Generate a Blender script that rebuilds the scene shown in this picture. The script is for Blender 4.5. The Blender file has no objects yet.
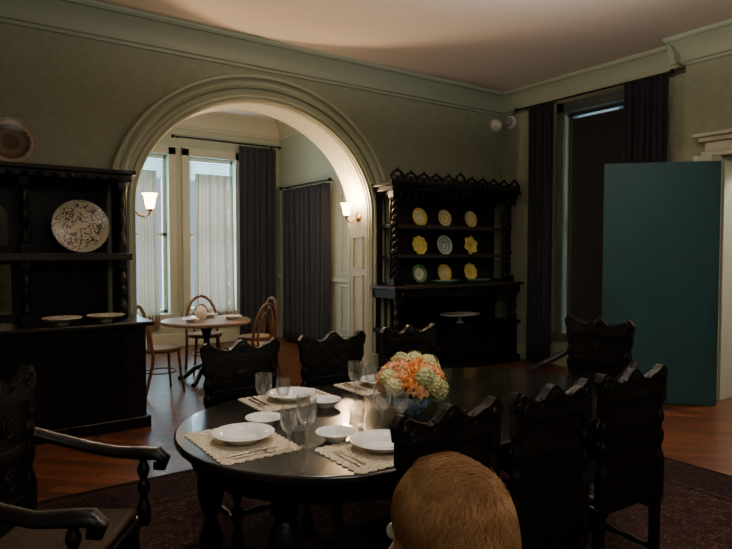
import bpy, bmesh, math, random
from mathutils import Vector, Matrix
from math import sin, cos, pi, radians, sqrt
random.seed(7)
SC=bpy.context.scene
COL=SC.collection
# ------------------------------------------------------------ materials
def M(name,col,rough=.5,metal=0,noise=None,bump=None,emit=None,trans=0,spec=.5,col2=None,alpha=None,coat=0):
    m=bpy.data.materials.new(name); m.use_nodes=True
    nt=m.node_tree; b=nt.nodes['Principled BSDF']
    b.inputs['Base Color'].default_value=(*col,1)
    b.inputs['Roughness'].default_value=rough
    b.inputs['Metallic'].default_value=metal
    b.inputs['Specular IOR Level'].default_value=spec
    b.inputs['Transmission Weight'].default_value=trans
    b.inputs['Coat Weight'].default_value=coat
    if emit:
        b.inputs['Emission Color'].default_value=(*emit[0],1); b.inputs['Emission Strength'].default_value=emit[1]
    tc=nt.nodes.new('ShaderNodeTexCoord')
    if noise:
        n=nt.nodes.new('ShaderNodeTexNoise'); n.inputs['Scale'].default_value=noise; n.inputs['Detail'].default_value=5
        nt.links.new(tc.outputs['Object'],n.inputs['Vector'])
        r=nt.nodes.new('ShaderNodeValToRGB')
        c2=col2 or tuple(c*.6 for c in col)
        r.color_ramp.elements[0].position=.35; r.color_ramp.elements[0].color=(*c2,1)
        r.color_ramp.elements[1].position=.65; r.color_ramp.elements[1].color=(*col,1)
        nt.links.new(n.outputs['Fac'],r.inputs['Fac']); nt.links.new(r.outputs['Color'],b.inputs['Base Color'])
    if bump:
        n2=nt.nodes.new('ShaderNodeTexNoise'); n2.inputs['Scale'].default_value=bump[0]; n2.inputs['Detail'].default_value=4
        nt.links.new(tc.outputs['Object'],n2.inputs['Vector'])
        bp=nt.nodes.new('ShaderNodeBump'); bp.inputs['Strength'].default_value=bump[1]; bp.inputs['Distance'].default_value=.01
        nt.links.new(n2.outputs['Fac'],bp.inputs['Height']); nt.links.new(bp.outputs['Normal'],b.inputs['Normal'])
    return m
wood=M('dark_carved_oak',(.006,.0046,.0043),.38,noise=9,col2=(.0035,.003,.0028),bump=(30,.15),spec=.24)
carve=M('dark_carved_relief',(.008,.006,.0052),.38,noise=25,col2=(.0035,.003,.0028),bump=(60,.5),spec=.26)
tabwood=M('polished_table_top',(.018,.014,.012),.2,noise=6,col2=(.011,.009,.008),coat=.25)
bent=M('bentwood_brown',(.18,.080,.04),.35,noise=12)
cane=M('cane_seat',(.42,.29,.15),.7,noise=80)
trimm=M('trim_sage_paint',(.285,.325,.235),.55,bump=(40,.08))
trimc=M('trim_cream_paint',(.50,.52,.43),.5,bump=(40,.08))
annexp=M('annex_wall_paint',(.40,.45,.37),.7,bump=(50,.1))
ceilm=M('ceiling_plaster',(.84,.79,.74),.85,bump=(20,.1))
velvet=M('dark_navy_velvet',(.010,.012,.018),.85,noise=20,col2=(.006,.007,.011))
velvet2=M('slate_curtain_cloth',(.030,.038,.055),.8,noise=20,col2=(.019,.025,.037))
teal=M('teal_door_paint',(.012,.060,.068),.5,noise=3,col2=(.010,.052,.060))
china=M('white_china',(.88,.87,.84),.16)
gold=M('aged_brass',(.45,.28,.10),.35,metal=1)
silver=M('silver_cutlery',(.75,.72,.68),.25,metal=1)
blackm=M('black_iron',(.01,.01,.01),.4,metal=.5)
whitep=M('white_plastic',(.75,.74,.70),.4)
darkframe=M('dark_window_paint',(.05,.065,.06),.5,noise=10)
def glass_mat():
    m=bpy.data.materials.new('clear_crystal'); m.use_nodes=True; nt=m.node_tree; nt.nodes.clear()
    o=nt.nodes.new('ShaderNodeOutputMaterial'); tr=nt.nodes.new('ShaderNodeBsdfTransparent'); tr.inputs[0].default_value=(.96,.97,.97,1)
    gl=nt.nodes.new('ShaderNodeBsdfGlossy'); gl.inputs['Roughness'].default_value=.06; df=nt.nodes.new('ShaderNodeBsdfTranslucent'); df.inputs[0].default_value=(.9,.93,.93,1)
    n=nt.nodes.new('ShaderNodeTexNoise'); n.inputs['Scale'].default_value=40
    mg=nt.nodes.new('ShaderNodeMixShader'); mg.inputs[0].default_value=.35; nt.links.new(gl.outputs[0],mg.inputs[1]); nt.links.new(df.outputs[0],mg.inputs[2])
    lw=nt.nodes.new('ShaderNodeLayerWeight'); lw.inputs['Blend'].default_value=.35
    r=nt.nodes.new('ShaderNodeMapRange'); r.inputs['To Min'].default_value=.05; r.inputs['To Max'].default_value=.7; nt.links.new(lw.outputs['Facing'],r.inputs['Value'])  # whiter towards the edges, bright rim highlights put into the shader
    mx=nt.nodes.new('ShaderNodeMixShader'); nt.links.new(r.outputs[0],mx.inputs[0]); nt.links.new(tr.outputs[0],mx.inputs[1]); nt.links.new(mg.outputs[0],mx.inputs[2]); nt.links.new(mx.outputs[0],o.inputs[0])
    return m
glassm=glass_mat()
mirror=M('old_mirror',(.22,.18,.13),.15,metal=1,noise=3,col2=(.09,.07,.055))
shade=M('sconce_shade_glass',(.9,.7,.45),.4,emit=((1,.62,.30),24))
fillbowlm=M('fill_bowl_glass',(.8,.7,.55),.4,emit=((1,.7,.45),.6))
blackout=M('blackout_blind',(.004,.006,.010),.8)

def wallpaper():
    m=bpy.data.materials.new('sage_wallpaper'); m.use_nodes=True; nt=m.node_tree; b=nt.nodes['Principled BSDF']
    tc=nt.nodes.new('ShaderNodeTexCoord')
    w=nt.nodes.new('ShaderNodeTexVoronoi'); w.inputs['Scale'].default_value=16
    nt.links.new(tc.outputs['Object'],w.inputs['Vector'])
    w2=nt.nodes.new('ShaderNodeTexNoise'); w2.inputs['Scale'].default_value=30
    nt.links.new(tc.outputs['Object'],w2.inputs['Vector'])
    mx=nt.nodes.new('ShaderNodeMath'); mx.operation='MULTIPLY'
    nt.links.new(w.outputs['Distance'],mx.inputs[0]); nt.links.new(w2.outputs['Fac'],mx.inputs[1])
    r=nt.nodes.new('ShaderNodeValToRGB')
    r.color_ramp.elements[0].color=(.225,.255,.175,1); r.color_ramp.elements[1].color=(.270,.300,.210,1); r.color_ramp.elements[1].position=.5
    nt.links.new(mx.outputs[0],r.inputs['Fac']); nt.links.new(r.outputs['Color'],b.inputs['Base Color'])
    b.inputs['Roughness'].default_value=.75
    return m
wallm=wallpaper()
def parquet():
    m=bpy.data.materials.new('parquet_floor'); m.use_nodes=True; nt=m.node_tree; b=nt.nodes['Principled BSDF']
    tc=nt.nodes.new('ShaderNodeTexCoord'); mp=nt.nodes.new('ShaderNodeMapping'); mp.inputs['Rotation'].default_value=(0,0,pi/4)
    nt.links.new(tc.outputs['Object'],mp.inputs['Vector'])
    br=nt.nodes.new('ShaderNodeTexBrick'); br.inputs['Scale'].default_value=1
    br.inputs['Brick Width'].default_value=.36; br.inputs['Row Height'].default_value=.09; br.inputs['Mortar Size'].default_value=.004
    br.inputs['Color1'].default_value=(.20,.062,.024,1); br.inputs['Color2'].default_value=(.075,.024,.011,1); br.inputs['Mortar'].default_value=(.012,.006,.004,1)
    nt.links.new(mp.outputs['Vector'],br.inputs['Vector'])
    nt.links.new(br.outputs['Color'],b.inputs['Base Color']); b.inputs['Roughness'].default_value=.32; b.inputs['Specular IOR Level'].default_value=.35
    bp=nt.nodes.new('ShaderNodeBump'); bp.inputs['Strength'].default_value=.15; bp.inputs['Distance'].default_value=.004
    nt.links.new(br.outputs['Fac'],bp.inputs['Height']); bp.invert=True; nt.links.new(bp.outputs['Normal'],b.inputs['Normal'])
    return m
floorm=parquet()
def rugmat():
    m=bpy.data.materials.new('oriental_rug'); m.use_nodes=True; nt=m.node_tree; b=nt.nodes['Principled BSDF']
    L=nt.links.new
    def N(t,**k):
        n=nt.nodes.new(t)
        for a,c in k.items(): setattr(n,a,c)
        return n
    tc=N('ShaderNodeTexCoord')
    v=N('ShaderNodeTexVoronoi',distance='MANHATTAN'); v.inputs['Scale'].default_value=5.5; v.inputs['Randomness'].default_value=.3
    n=N('ShaderNodeTexVoronoi',distance='CHEBYCHEV'); n.inputs['Scale'].default_value=19; n.inputs['Randomness'].default_value=.6
    L(tc.outputs['Object'],v.inputs['Vector']); L(tc.outputs['Object'],n.inputs['Vector'])
    a=N('ShaderNodeMath',operation='MULTIPLY_ADD'); a.inputs[1].default_value=.8
    L(v.outputs['Distance'],a.inputs[0]); L(n.outputs['Distance'],a.inputs[2])
    r=N('ShaderNodeValToRGB'); e=r.color_ramp.elements; r.color_ramp.interpolation='CONSTANT'
    e[0].position=0;e[0].color=(.09,.060,.042,1);e[1].position=.25;e[1].color=(.036,.010,.009,1)
    for p,c in ((.42,(.012,.011,.016)),(.52,(.042,.012,.010)),(.68,(.014,.010,.012)),(.80,(.08,.050,.034)),(.88,(.025,.009,.008))):
        x=e.new(p);x.color=(*c,1)
    L(a.outputs[0],r.inputs['Fac'])
    sp=N('ShaderNodeSeparateXYZ'); L(tc.outputs['Object'],sp.inputs[0])
    def edge(out,c,h):
        s=N('ShaderNodeMath',operation='SUBTRACT'); s.inputs[1].default_value=c; L(out,s.inputs[0])
        ab=N('ShaderNodeMath',operation='ABSOLUTE'); L(s.outputs[0],ab.inputs[0])
        d=N('ShaderNodeMath',operation='SUBTRACT'); d.inputs[0].default_value=h; L(ab.outputs[0],d.inputs[1]); return d
    dx=edge(sp.outputs[0],1.85,2.55); dy=edge(sp.outputs[1],2.175,1.975)
    mn=N('ShaderNodeMath',operation='MINIMUM'); L(dx.outputs[0],mn.inputs[0]); L(dy.outputs[0],mn.inputs[1])
    r2=N('ShaderNodeValToRGB'); e=r2.color_ramp.elements; r2.color_ramp.interpolation='CONSTANT'
    e[0].position=0; e[0].color=(.35,.30,.30,1); e[1].position=.06; e[1].color=(.9,.8,.8,1)
    for p,c in ((.10,(.5,.5,.65)),(.40,(1.0,.95,.9)),(.44,(.4,.4,.45)),(.48,(1,1,1))):
        x=e.new(p); x.color=(*c,1)
    L(mn.outputs[0],r2.inputs['Fac'])
    mx=N('ShaderNodeMix',data_type='RGBA',blend_type='MULTIPLY'); mx.inputs[0].default_value=1
    L(r.outputs['Color'],mx.inputs[6]); L(r2.outputs['Color'],mx.inputs[7]); L(mx.outputs[2],b.inputs['Base Color'])
    b.inputs['Roughness'].default_value=.95; b.inputs['Specular IOR Level'].default_value=.1
    return m
rugm=rugmat()
def lace(name,col,scale,lo):
    m=bpy.data.materials.new(name); m.use_nodes=True; nt=m.node_tree; nt.nodes.clear()
    o=nt.nodes.new('ShaderNodeOutputMaterial'); tr=nt.nodes.new('ShaderNodeBsdfTransparent'); tl=nt.nodes.new('ShaderNodeBsdfTranslucent'); df=nt.nodes.new('ShaderNodeBsdfDiffuse')
    tl.inputs['Color'].default_value=(*col,1); df.inputs['Color'].default_value=(*col,1)
    m1=nt.nodes.new('ShaderNodeMixShader'); m1.inputs[0].default_value=.6
    nt.links.new(tl.outputs[0],m1.inputs[1]); nt.links.new(df.outputs[0],m1.inputs[2])
    tc=nt.nodes.new('ShaderNodeTexCoord'); n=nt.nodes.new('ShaderNodeTexVoronoi'); n.inputs['Scale'].default_value=scale
    nt.links.new(tc.outputs['Object'],n.inputs['Vector'])
    n2=nt.nodes.new('ShaderNodeTexNoise'); n2.inputs['Scale'].default_value=scale*.6; nt.links.new(tc.outputs['Object'],n2.inputs['Vector'])
    ad=nt.nodes.new('ShaderNodeMath'); ad.operation='MULTIPLY_ADD'; ad.inputs[1].default_value=1.0; nt.links.new(n2.outputs['Fac'],ad.inputs[0]); nt.links.new(n.outputs['Distance'],ad.inputs[2])
    r=nt.nodes.new('ShaderNodeMapRange'); r.inputs['From Min'].default_value=.62; r.inputs['From Max'].default_value=.90; r.inputs['To Min'].default_value=lo; r.inputs['To Max'].default_value=1
    nt.links.new(ad.outputs[0],r.inputs['Value'])
    m2=nt.nodes.new('ShaderNodeMixShader'); nt.links.new(r.outputs[0],m2.inputs[0]); nt.links.new(tr.outputs[0],m2.inputs[1]); nt.links.new(m1.outputs[0],m2.inputs[2])
    nt.links.new(m2.outputs[0],o.inputs[0]); return m
lacem=lace('white_lace',(.27,.20,.145),9,.80)
matm=M('lace_placemat',(.74,.66,.50),.85,noise=110,col2=(.40,.32,.21))
def plate_mat(name,stops,noise_amt=0,scale=14,wav=None):
    m=bpy.data.materials.new(name); m.use_nodes=True; nt=m.node_tree; b=nt.nodes['Principled BSDF']; b.inputs['Roughness'].default_value=.2
    tc=nt.nodes.new('ShaderNodeTexCoord'); l=nt.nodes.new('ShaderNodeVectorMath'); l.operation='LENGTH'
    nt.links.new(tc.outputs['Object'],l.inputs[0])
    n=nt.nodes.new('ShaderNodeTexNoise'); n.inputs['Scale'].default_value=scale; n.inputs['Detail'].default_value=3
    nt.links.new(tc.outputs['Object'],n.inputs['Vector'])
    s=nt.nodes.new('ShaderNodeMath'); s.operation='SUBTRACT'; s.inputs[1].default_value=.5; nt.links.new(n.outputs['Fac'],s.inputs[0])
    a=nt.nodes.new('ShaderNodeMath'); a.operation='MULTIPLY_ADD'; a.inputs[1].default_value=noise_amt
    nt.links.new(s.outputs[0],a.inputs[0]); nt.links.new(l.outputs['Value'],a.inputs[2])
    r=nt.nodes.new('ShaderNodeValToRGB'); r.color_ramp.interpolation='CONSTANT'; e=r.color_ramp.elements
    while len(e)>1: e.remove(e[-1])
    e[0].position=0; e[0].color=(*stops[0][1],1)
    for p,c in stops[1:]:
        x=e.new(p); x.color=(*c,1)
    nt.links.new(a.outputs[0],r.inputs['Fac']); nt.links.new(r.outputs['Color'],b.inputs['Base Color']); return m
# ------------------------------------------------------------ mesh builder
class MB:
    def __init__(s): s.v=[]; s.f=[]
    def add(s,vs,fs):
        o=len(s.v); s.v+= [tuple(p) for p in vs]; s.f+=[tuple(i+o for i in f) for f in fs]; return s
    def box(s,x0,x1,y0,y1,z0,z1):
        return s.add([(x0,y0,z0),(x1,y0,z0),(x1,y1,z0),(x0,y1,z0),(x0,y0,z1),(x1,y0,z1),(x1,y1,z1),(x0,y1,z1)],
          [(0,3,2,1),(4,5,6,7),(0,1,5,4),(1,2,6,5),(2,3,7,6),(3,0,4,7)])
    def lathe(s,prof,c=(0,0,0),n=24,fn=None):
        vs=[];fs=[];k=len(prof)
        for r,z in prof:
            for i in range(n):
                a=2*pi*i/n; rr=r*(fn(a) if fn else 1)
                vs.append((c[0]+rr*cos(a),c[1]+rr*sin(a),c[2]+z))
        for j in range(k-1):
            for i in range(n):
                fs.append((j*n+i,j*n+(i+1)%n,(j+1)*n+(i+1)%n,(j+1)*n+i))
        fs.append(tuple(range(n))[::-1]); fs.append(tuple((k-1)*n+i for i in range(n)))
        return s.add(vs,fs)
    def tube(s,pts,rad,n=8,sx=1,sy=1,cap=True):
        pts=[Vector(p) for p in pts]; k=len(pts)
        if not hasattr(rad,'__len__'): rad=[rad]*k
        t0=(pts[1]-pts[0]).normalized()
        up=Vector((0,0,1)) if abs(t0.z)<.9 else Vector((0,1,0))
        u=t0.cross(up).normalized(); vs=[];fs=[]
        for j in range(k):
            if j==0:t=pts[1]-pts[0]
            elif j==k-1:t=pts[-1]-pts[-2]
            else:t=pts[j+1]-pts[j-1]
            t.normalize(); u=(u-t*u.dot(t)).normalized(); w=t.cross(u)
            for i in range(n):
                a=2*pi*i/n; p=pts[j]+u*(cos(a)*rad[j]*sx)+w*(sin(a)*rad[j]*sy); vs.append(tuple(p))
        for j in range(k-1):
            for i in range(n): fs.append((j*n+i,j*n+(i+1)%n,(j+1)*n+(i+1)%n,(j+1)*n+i))
        if cap: fs.append(tuple(range(n))[::-1]); fs.append(tuple((k-1)*n+i for i in range(n)))
        return s.add(vs,fs)
    def prism(s,poly,ax,c0,c1):
        n=len(poly)
        def P(a,b,c): return (a,c,b) if ax=='y' else ((c,a,b) if ax=='x' else (a,b,c))
        vs=[P(a,b,c0) for a,b in poly]+[P(a,b,c1) for a,b in poly]
        fs=[tuple(range(n)),tuple(range(n,2*n))[::-1]]+[(i,(i+1)%n,n+(i+1)%n,n+i) for i in range(n)]
        return s.add(vs,fs)
    def sph(s,c,r,n=14,m=9):
        if not hasattr(r,'__len__'): r=(r,r,r)
        vs=[(c[0],c[1],c[2]-r[2])];fs=[]
        for j in range(1,m):
            p=-pi/2+pi*j/m
            for i in range(n):
                a=2*pi*i/n; vs.append((c[0]+r[0]*cos(p)*cos(a),c[1]+r[1]*cos(p)*sin(a),c[2]+r[2]*sin(p)))
        vs.append((c[0],c[1],c[2]+r[2])); L=len(vs)-1
        for i in range(n):
            fs.append((0,1+(i+1)%n,1+i)); fs.append((L,1+(m-2)*n+i,1+(m-2)*n+(i+1)%n))
        for j in range(m-2):
            for i in range(n): fs.append((1+j*n+i,1+j*n+(i+1)%n,1+(j+1)*n+(i+1)%n,1+(j+1)*n+i))
        return s.add(vs,fs)
    def spiral(s,cx,cz,y,r,d=1,t=.01,turns=1.4,a0=0,n=16):
        pts=[];rr=[]
        for i in range(n+1):
            q=i/n; a=a0+d*q*turns*2*pi; R=r*(1-.85*q); pts.append((cx+R*cos(a),y,cz+R*sin(a))); rr.append(t*(1-.5*q))
        return s.tube(pts,rr,6)
    def xf(s,mat,start=0):
        for i in range(start,len(s.v)): s.v[i]=tuple(mat@Vector(s.v[i]))
        return s
    def obj(s,name,mat,parent=None,loc=(0,0,0),rot=(0,0,0),smooth=40,bev=0,nrm=True):
        me=bpy.data.meshes.new(name); me.from_pydata(s.v,[],s.f); me.update()
        if nrm:
            bm=bmesh.new(); bm.from_mesh(me); bmesh.ops.recalc_face_normals(bm,faces=bm.faces); bm.to_mesh(me); bm.free()
        if smooth:
            for p in me.polygons: p.use_smooth=True
            try: me.set_sharp_from_angle(angle=radians(smooth))
            except Exception: pass
        me.materials.append(mat)
        o=bpy.data.objects.new(name,me); COL.objects.link(o); o.location=loc; o.rotation_euler=rot
        if parent: o.parent=parent
        if bev:
            b=o.modifiers.new('bev','BEVEL'); b.width=bev; b.segments=2; b.limit_method='ANGLE'; b.angle_limit=radians(50)
        return o
def thing(name,label,cat,loc=(0,0,0),rot=0,group=None):
    e=bpy.data.objects.new(name,None); COL.objects.link(e); e.location=loc; e.rotation_euler=(0,0,rot); e.empty_display_size=.1
    return tag(e,label,cat,group)
def tag(o,label,cat,group=None):
    o['label']=label; o['category']=cat
    if group:o['group']=group
    return o
def struct(o): o['kind']='structure'; return o
def dup(root,loc,rot=None,label=None,group=None):
    def cp(o,par):
        c=o.copy(); COL.objects.link(c)
        if par: c.parent=par
        for ch in list(o.children): cp(ch,c)
        return c
    c=cp(root,None); c.location=loc
    if rot is not None: c.rotation_euler=(0,0,rot) if not hasattr(rot,'__len__') else rot
    if label:c['label']=label
    if group:c['group']=group; 
    return c
# ------------------------------------------------------------ dimensions
D=6.2; W=6.84; CZ=3.86; T=.48
AX0,AX1,SP=1.55,4.42,2.0; AC=(AX0+AX1)/2; AR=(AX1-AX0)/2; EZ=.854
XL=-1.9; YF=-2.6
FW=9.8; RX=4.98; LX=.9
# ------------------------------------------------------------ structure
struct(MB().box(XL-.15,9.2,YF-.15,FW+.3,-.12,0).obj('floor',floorm,smooth=0))
struct(MB().box(XL-.15,9.2,YF-.15,FW+.3,CZ,CZ+.12).obj('ceiling',ceilm,smooth=0))
w=MB(); w.box(XL-.15,AX0,D,D+T,0,CZ); w.box(AX1,W+.15,D,D+T,0,CZ)
N=48
for i in range(N):
    a0=pi-pi*i/N; a1=pi-pi*(i+1)/N
    x0,z0=AC+AR*cos(a0),SP+AR*EZ*sin(a0); x1,z1=AC+AR*cos(a1),SP+AR*EZ*sin(a1)
    w.prism([(x0,z0),(x1,z1),(x1,CZ),(x0,CZ)],'y',D,D+T)
struct(w.obj('wall_back',wallm,smooth=0))
struct(MB().box(XL-.15,XL,YF,D,0,CZ).obj('wall_left',wallm,smooth=0))
struct(MB().box(XL,9.2,YF-.15,YF,0,CZ).obj('wall_front',wallm,smooth=0))
WY0,WY1,WZ0,WZ1=4.22,5.10,.45,3.42; PY=3.38
w=MB(); w.box(W,W+.3,WY1,D,0,CZ); w.box(W,W+.3,PY,WY0,0,CZ); w.box(W,W+.3,WY0,WY1,0,WZ0); w.box(W,W+.3,WY0,WY1,WZ1,CZ)
struct(w.obj('wall_right',wallm,smooth=0))
PX=6.60; DY0,DY1,DZ=1.95,2.98,2.50
w=MB(); w.box(PX,W+.3,DY1,PY,0,CZ); w.box(PX,W+.3,DY0,DY1,DZ,CZ); w.box(PX,W+.3,YF,DY0,0,CZ)
struct(w.obj('wall_chimney_side',wallm,smooth=0))
w=MB(); w.box(8.9,9.0,YF,4.5,0,CZ); w.box(W+.3,9.0,4.4,4.5,0,CZ)
struct(w.obj('wall_hall',trimc,smooth=0))
wins=[(1.75,2.98),(3.32,4.12)]
WN0,WN1=.55,3.12
w=MB(); xs=[LX-.1]+[v for p in wins for v in p]+[RX+.1]
for i in range(0,len(xs),2): w.box(xs[i],xs[i+1],FW,FW+.25,0,CZ)
for a,b in wins: w.box(a,b,FW,FW+.25,0,WN0); w.box(a,b,FW,FW+.25,WN1,CZ)
struct(w.obj('wall_annex_far',annexp,smooth=0))
struct(MB().box(RX,RX+.15,D+T,FW,0,CZ).obj('wall_annex_right',annexp,smooth=0))
struct(MB().box(LX-.15,LX,D+T,FW,0,CZ).obj('wall_annex_left',annexp,smooth=0))
prof=[(-.0,-.0),(-.0,.035),(.035,.035),(.045,.055),(.065,.055),(.075,.03),(.12,.03),(.13,.06),(.16,.075),(.185,.06),(.195,.04),(.215,.05),(.235,.09),(.262,.09),(.275,.06),(.275,0)]
def arch_sweep(mb,rad,sp,ybase,sgn,prof,z0=0):
    path=[]
    path.append((AC-rad,z0,-1,0)); 
    for i in range(65):
        a=pi-pi*i/64; nx,nz=cos(a)*EZ,sin(a); l=sqrt(nx*nx+nz*nz); path.append((AC+rad*cos(a),sp+rad*EZ*sin(a),nx/l,nz/l))
    path.append((AC+rad,z0,1,0))
    k=len(prof);vs=[];fs=[]
    for x,z,nx,nz in path:
        for a,b in prof: vs.append((x+nx*a,ybase-sgn*b,z+nz*a))
    for j in range(len(path)-1):
        for i in range(k-1): fs.append((j*k+i,j*k+i+1,(j+1)*k+i+1,(j+1)*k+i))
    mb.add(vs,fs)
m=MB(); arch_sweep(m,AR,SP,D,1,prof)
struct(m.obj('trim_1',M('arch_trim_paint',(.36,.40,.29),.55,bump=(40,.08)),smooth=30))
m=MB(); arch_sweep(m,AR,SP,D+T,-1,prof)
struct(m.obj('trim_2',trimc,smooth=30))
m=MB(); arch_sweep(m,AR,SP,D+.0,1,[(0,.0),(-.012,0.0),(-.012,-T),(0,-T)])
for yy in (.03,.43): arch_sweep(m,AR-.012,SP,D+yy,1,[(0,0),(-.010,-.005),(-.010,-.02),(0,-.025)])
struct(m.obj('trim_3',trimc,smooth=30))
m=MB()
for cx in (AX0-.14,AX1+.14): m.box(cx-.15,cx+.15,D-.11,D,0,.26)
struct(m.obj('trim_4',trimm,bev=.006,smooth=0))
m=MB()
for z0,z1 in ((.35,1.25),(1.33,1.75)):
    for a,b,c,d in ((.12,.36,z0,z0+.02),(.12,.36,z1-.02,z1),(.12,.14,z0,z1),(.34,.36,z0,z1)):
        m.box(AX1-.035,AX1-.01,D+a,D+b,c,d)
struct(m.obj('trim_5',trimc,bev=.004,smooth=0))
cp=[(0,-.30),(.02,-.30),(.025,-.27),(.04,-.26),(.04,-.20),(.055,-.15),(.09,-.09),(.13,-.05),(.15,-.045),(.17,-.02),(.17,0)]
def crown(name,p0,p1,n,mat,sc=1):
    mb=MB(); vs=[];fs=[];k=len(cp)
    for p in (p0,p1):
        for o,dz in cp: vs.append((p[0]+n[0]*o*sc,p[1]+n[1]*o*sc,CZ+dz*sc))
    for i in range(k-1): fs.append((i,i+1,k+i+1,k+i))
    mb.add(vs,fs); return struct(mb.obj(name,mat,smooth=25))
crown('trim_6',(XL,D),(W,D),(0,-1),trimm)
crown('trim_7',(W,D),(W,PY),(-1,0),trimm)
crown('trim_8',(PX,PY+.17),(PX,YF),(-1,0),trimm)
crown('trim_9',(W,PY),(PX-.17,PY),(0,1),trimm)
crown('trim_10',(LX,FW),(RX,FW),(0,-1),trimc,1)
crown('trim_11',(RX,FW),(RX,D+T),(-1,0),trimc,1)
crown('trim_12',(LX,D+T),(RX,D+T),(0,1),trimc,1)
def bb(name,x0,x1,y0,y1,mat): struct(MB().box(x0,x1,y0,y1,0,.22).obj(name,mat,bev=.012,smooth=0))
bb('baseboard_back',AX1+.3,W,D-.018,D,trimm); bb('baseboard_right',W-.03,W,PY,D-.03,trimm)
bb('baseboard_annex_far',LX,RX,FW-.03,FW,trimc); bb('baseboard_annex_right',RX-.03,RX,D+T,FW-.03,trimc)
m=MB()
for a,b,c,d in ((6.75,7.75,.35,1.05),(6.75,7.75,1.2,2.6)):
    m.box(RX-.02,RX,a,b,c,c+.03).box(RX-.02,RX,a,b,d-.03,d).box(RX-.02,RX,a,a+.03,c,d).box(RX-.02,RX,b-.03,b,c,d)
m.box(RX-.035,RX,D+T,FW,1.09,1.14)
struct(m.obj('trim_15',trimc,bev=.004,smooth=0))
m=MB(); m.box(6.36,PX,DY1,DY1+.17,0,DZ+.04); m.box(6.345,PX,DY1+.13,DY1+.18,0,DZ+.04); m.box(PX-.04,PX,DY0-.17,DY0,0,DZ+.04)
m.box(PX-.05,PX,DY0-.2,DY1+.2,DZ+.04,DZ+.10); m.box(PX-.04,PX,DY0-.17,DY1+.17,DZ+.10,DZ+.20); m.box(PX-.08,PX,DY0-.22,DY1+.22,DZ+.20,DZ+.25); m.box(PX-.12,PX,DY0-.26,DY1+.26,DZ+.25,DZ+.29)
struct(m.obj('trim_13',trimc,bev=.008,smooth=0))
m=MB(); m.box(PX,W+.31,DY1-.02,DY1+.001,0,DZ); m.box(PX,W+.31,DY0,DY0+.02,0,DZ)
struct(m.obj('trim_14',trimc,smooth=0))
hx,hy=6.30,2.865; ex,ey=5.56,3.66; L=sqrt((hx-ex)**2+(hy-ey)**2); ang=math.atan2(ey-hy,ex-hx)
m=MB(); m.box(0,L,-.025,.02,.01,2.45)
do=struct(m.obj('door_1',teal,loc=(hx,hy,0),rot=(0,0,ang),bev=.004,smooth=0))
kb=MB().sph((L-.07,-.075,1.05),.028).tube([(L-.07,-.02,1.05),(L-.07,-.075,1.05)],.012).obj('door_knob',gold,do)
def window_y(name,a,b,y,z0,z1,mat,bars=1):
    m=MB(); t=.06
    m.box(a,a+t,y,y+.08,z0,z1); m.box(b-t,b,y,y+.08,z0,z1); m.box(a,b,y,y+.08,z0,z0+t); m.box(a,b,y,y+.08,z1-t,z1)
    zm=(z0+z1)/2; m.box(a,b,y,y+.08,zm-.03,zm+.03)
    for i in range(bars): 
        xm=a+(b-a)*(i+1)/(bars+1); m.box(xm-.015,xm+.015,y+.02,y+.06,z0,z1)
    m.box(a-.12,a,y-.14,y-.10,z0-.1,z1+.12); m.box(b,b+.12,y-.14,y-.10,z0-.1,z1+.12); m.box(a-.12,b+.12,y-.14,y-.10,z1,z1+.14); m.box(a-.14,b+.14,y-.17,y-.10,z0-.1,z0)
    return struct(m.obj(name,mat,bev=.004,smooth=0))
for i,(a,b) in enumerate(wins): window_y('window_%d'%(i+1),a,b,FW+.10,WN0,WN1,trimc)
m=MB(); t=.055
m.box(W+.10,W+.17,WY0,WY0+t,WZ0,WZ1); m.box(W+.10,W+.17,WY1-t,WY1,WZ0,WZ1); m.box(W+.1,W+.17,WY0,WY1,WZ0,WZ0+t); m.box(W+.1,W+.17,WY0,WY1,WZ1-t,WZ1); m.box(W+.1,W+.17,WY0,WY1,1.95,2.01)
m.box(W-.03,W,WY1,WY1+.11,WZ0-.1,WZ1+.12); m.box(W-.03,W,WY0-.11,WY0,WZ0-.1,WZ1+.12); m.box(W-.03,W,WY0-.11,WY1+.11,WZ1,WZ1+.12); m.box(W-.06,W,WY0-.13,WY1+.13,WZ0-.1,WZ0)
struct(m.obj('window_3',darkframe,bev=.004,smooth=0))
b=tag(MB().box(W+.05,W+.06,WY0+.03,WY1-.085,WZ0,WZ1-.10).tube([(W+.055,WY0+.02,WZ1-.05),(W+.055,WY1-.02,WZ1-.05)],.018,10).obj('window_blind',blackout),'black blackout roller blind drawn over the tall window','window blind')
sl=M('blind_slats',(.62,.74,.76),.6)
for a,bb_ in wins:
    m=MB()
    for i in range(10):
        z=WN1-.09-i*.03; m.add([(a+.06,FW+.06,z),(bb_-.06,FW+.06,z),(bb_-.06,FW+.085,z-.02),(a+.06,FW+.085,z-.02)],[(0,1,2,3)])
    m.box(a+.05,bb_-.05,FW+.05,FW+.09,WN1-.07,WN1-.01)
    tag(m.obj('venetian_blind',sl),'pale slatted blind pulled up in a tall window','window blind','slatted blinds at the tall windows')
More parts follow.
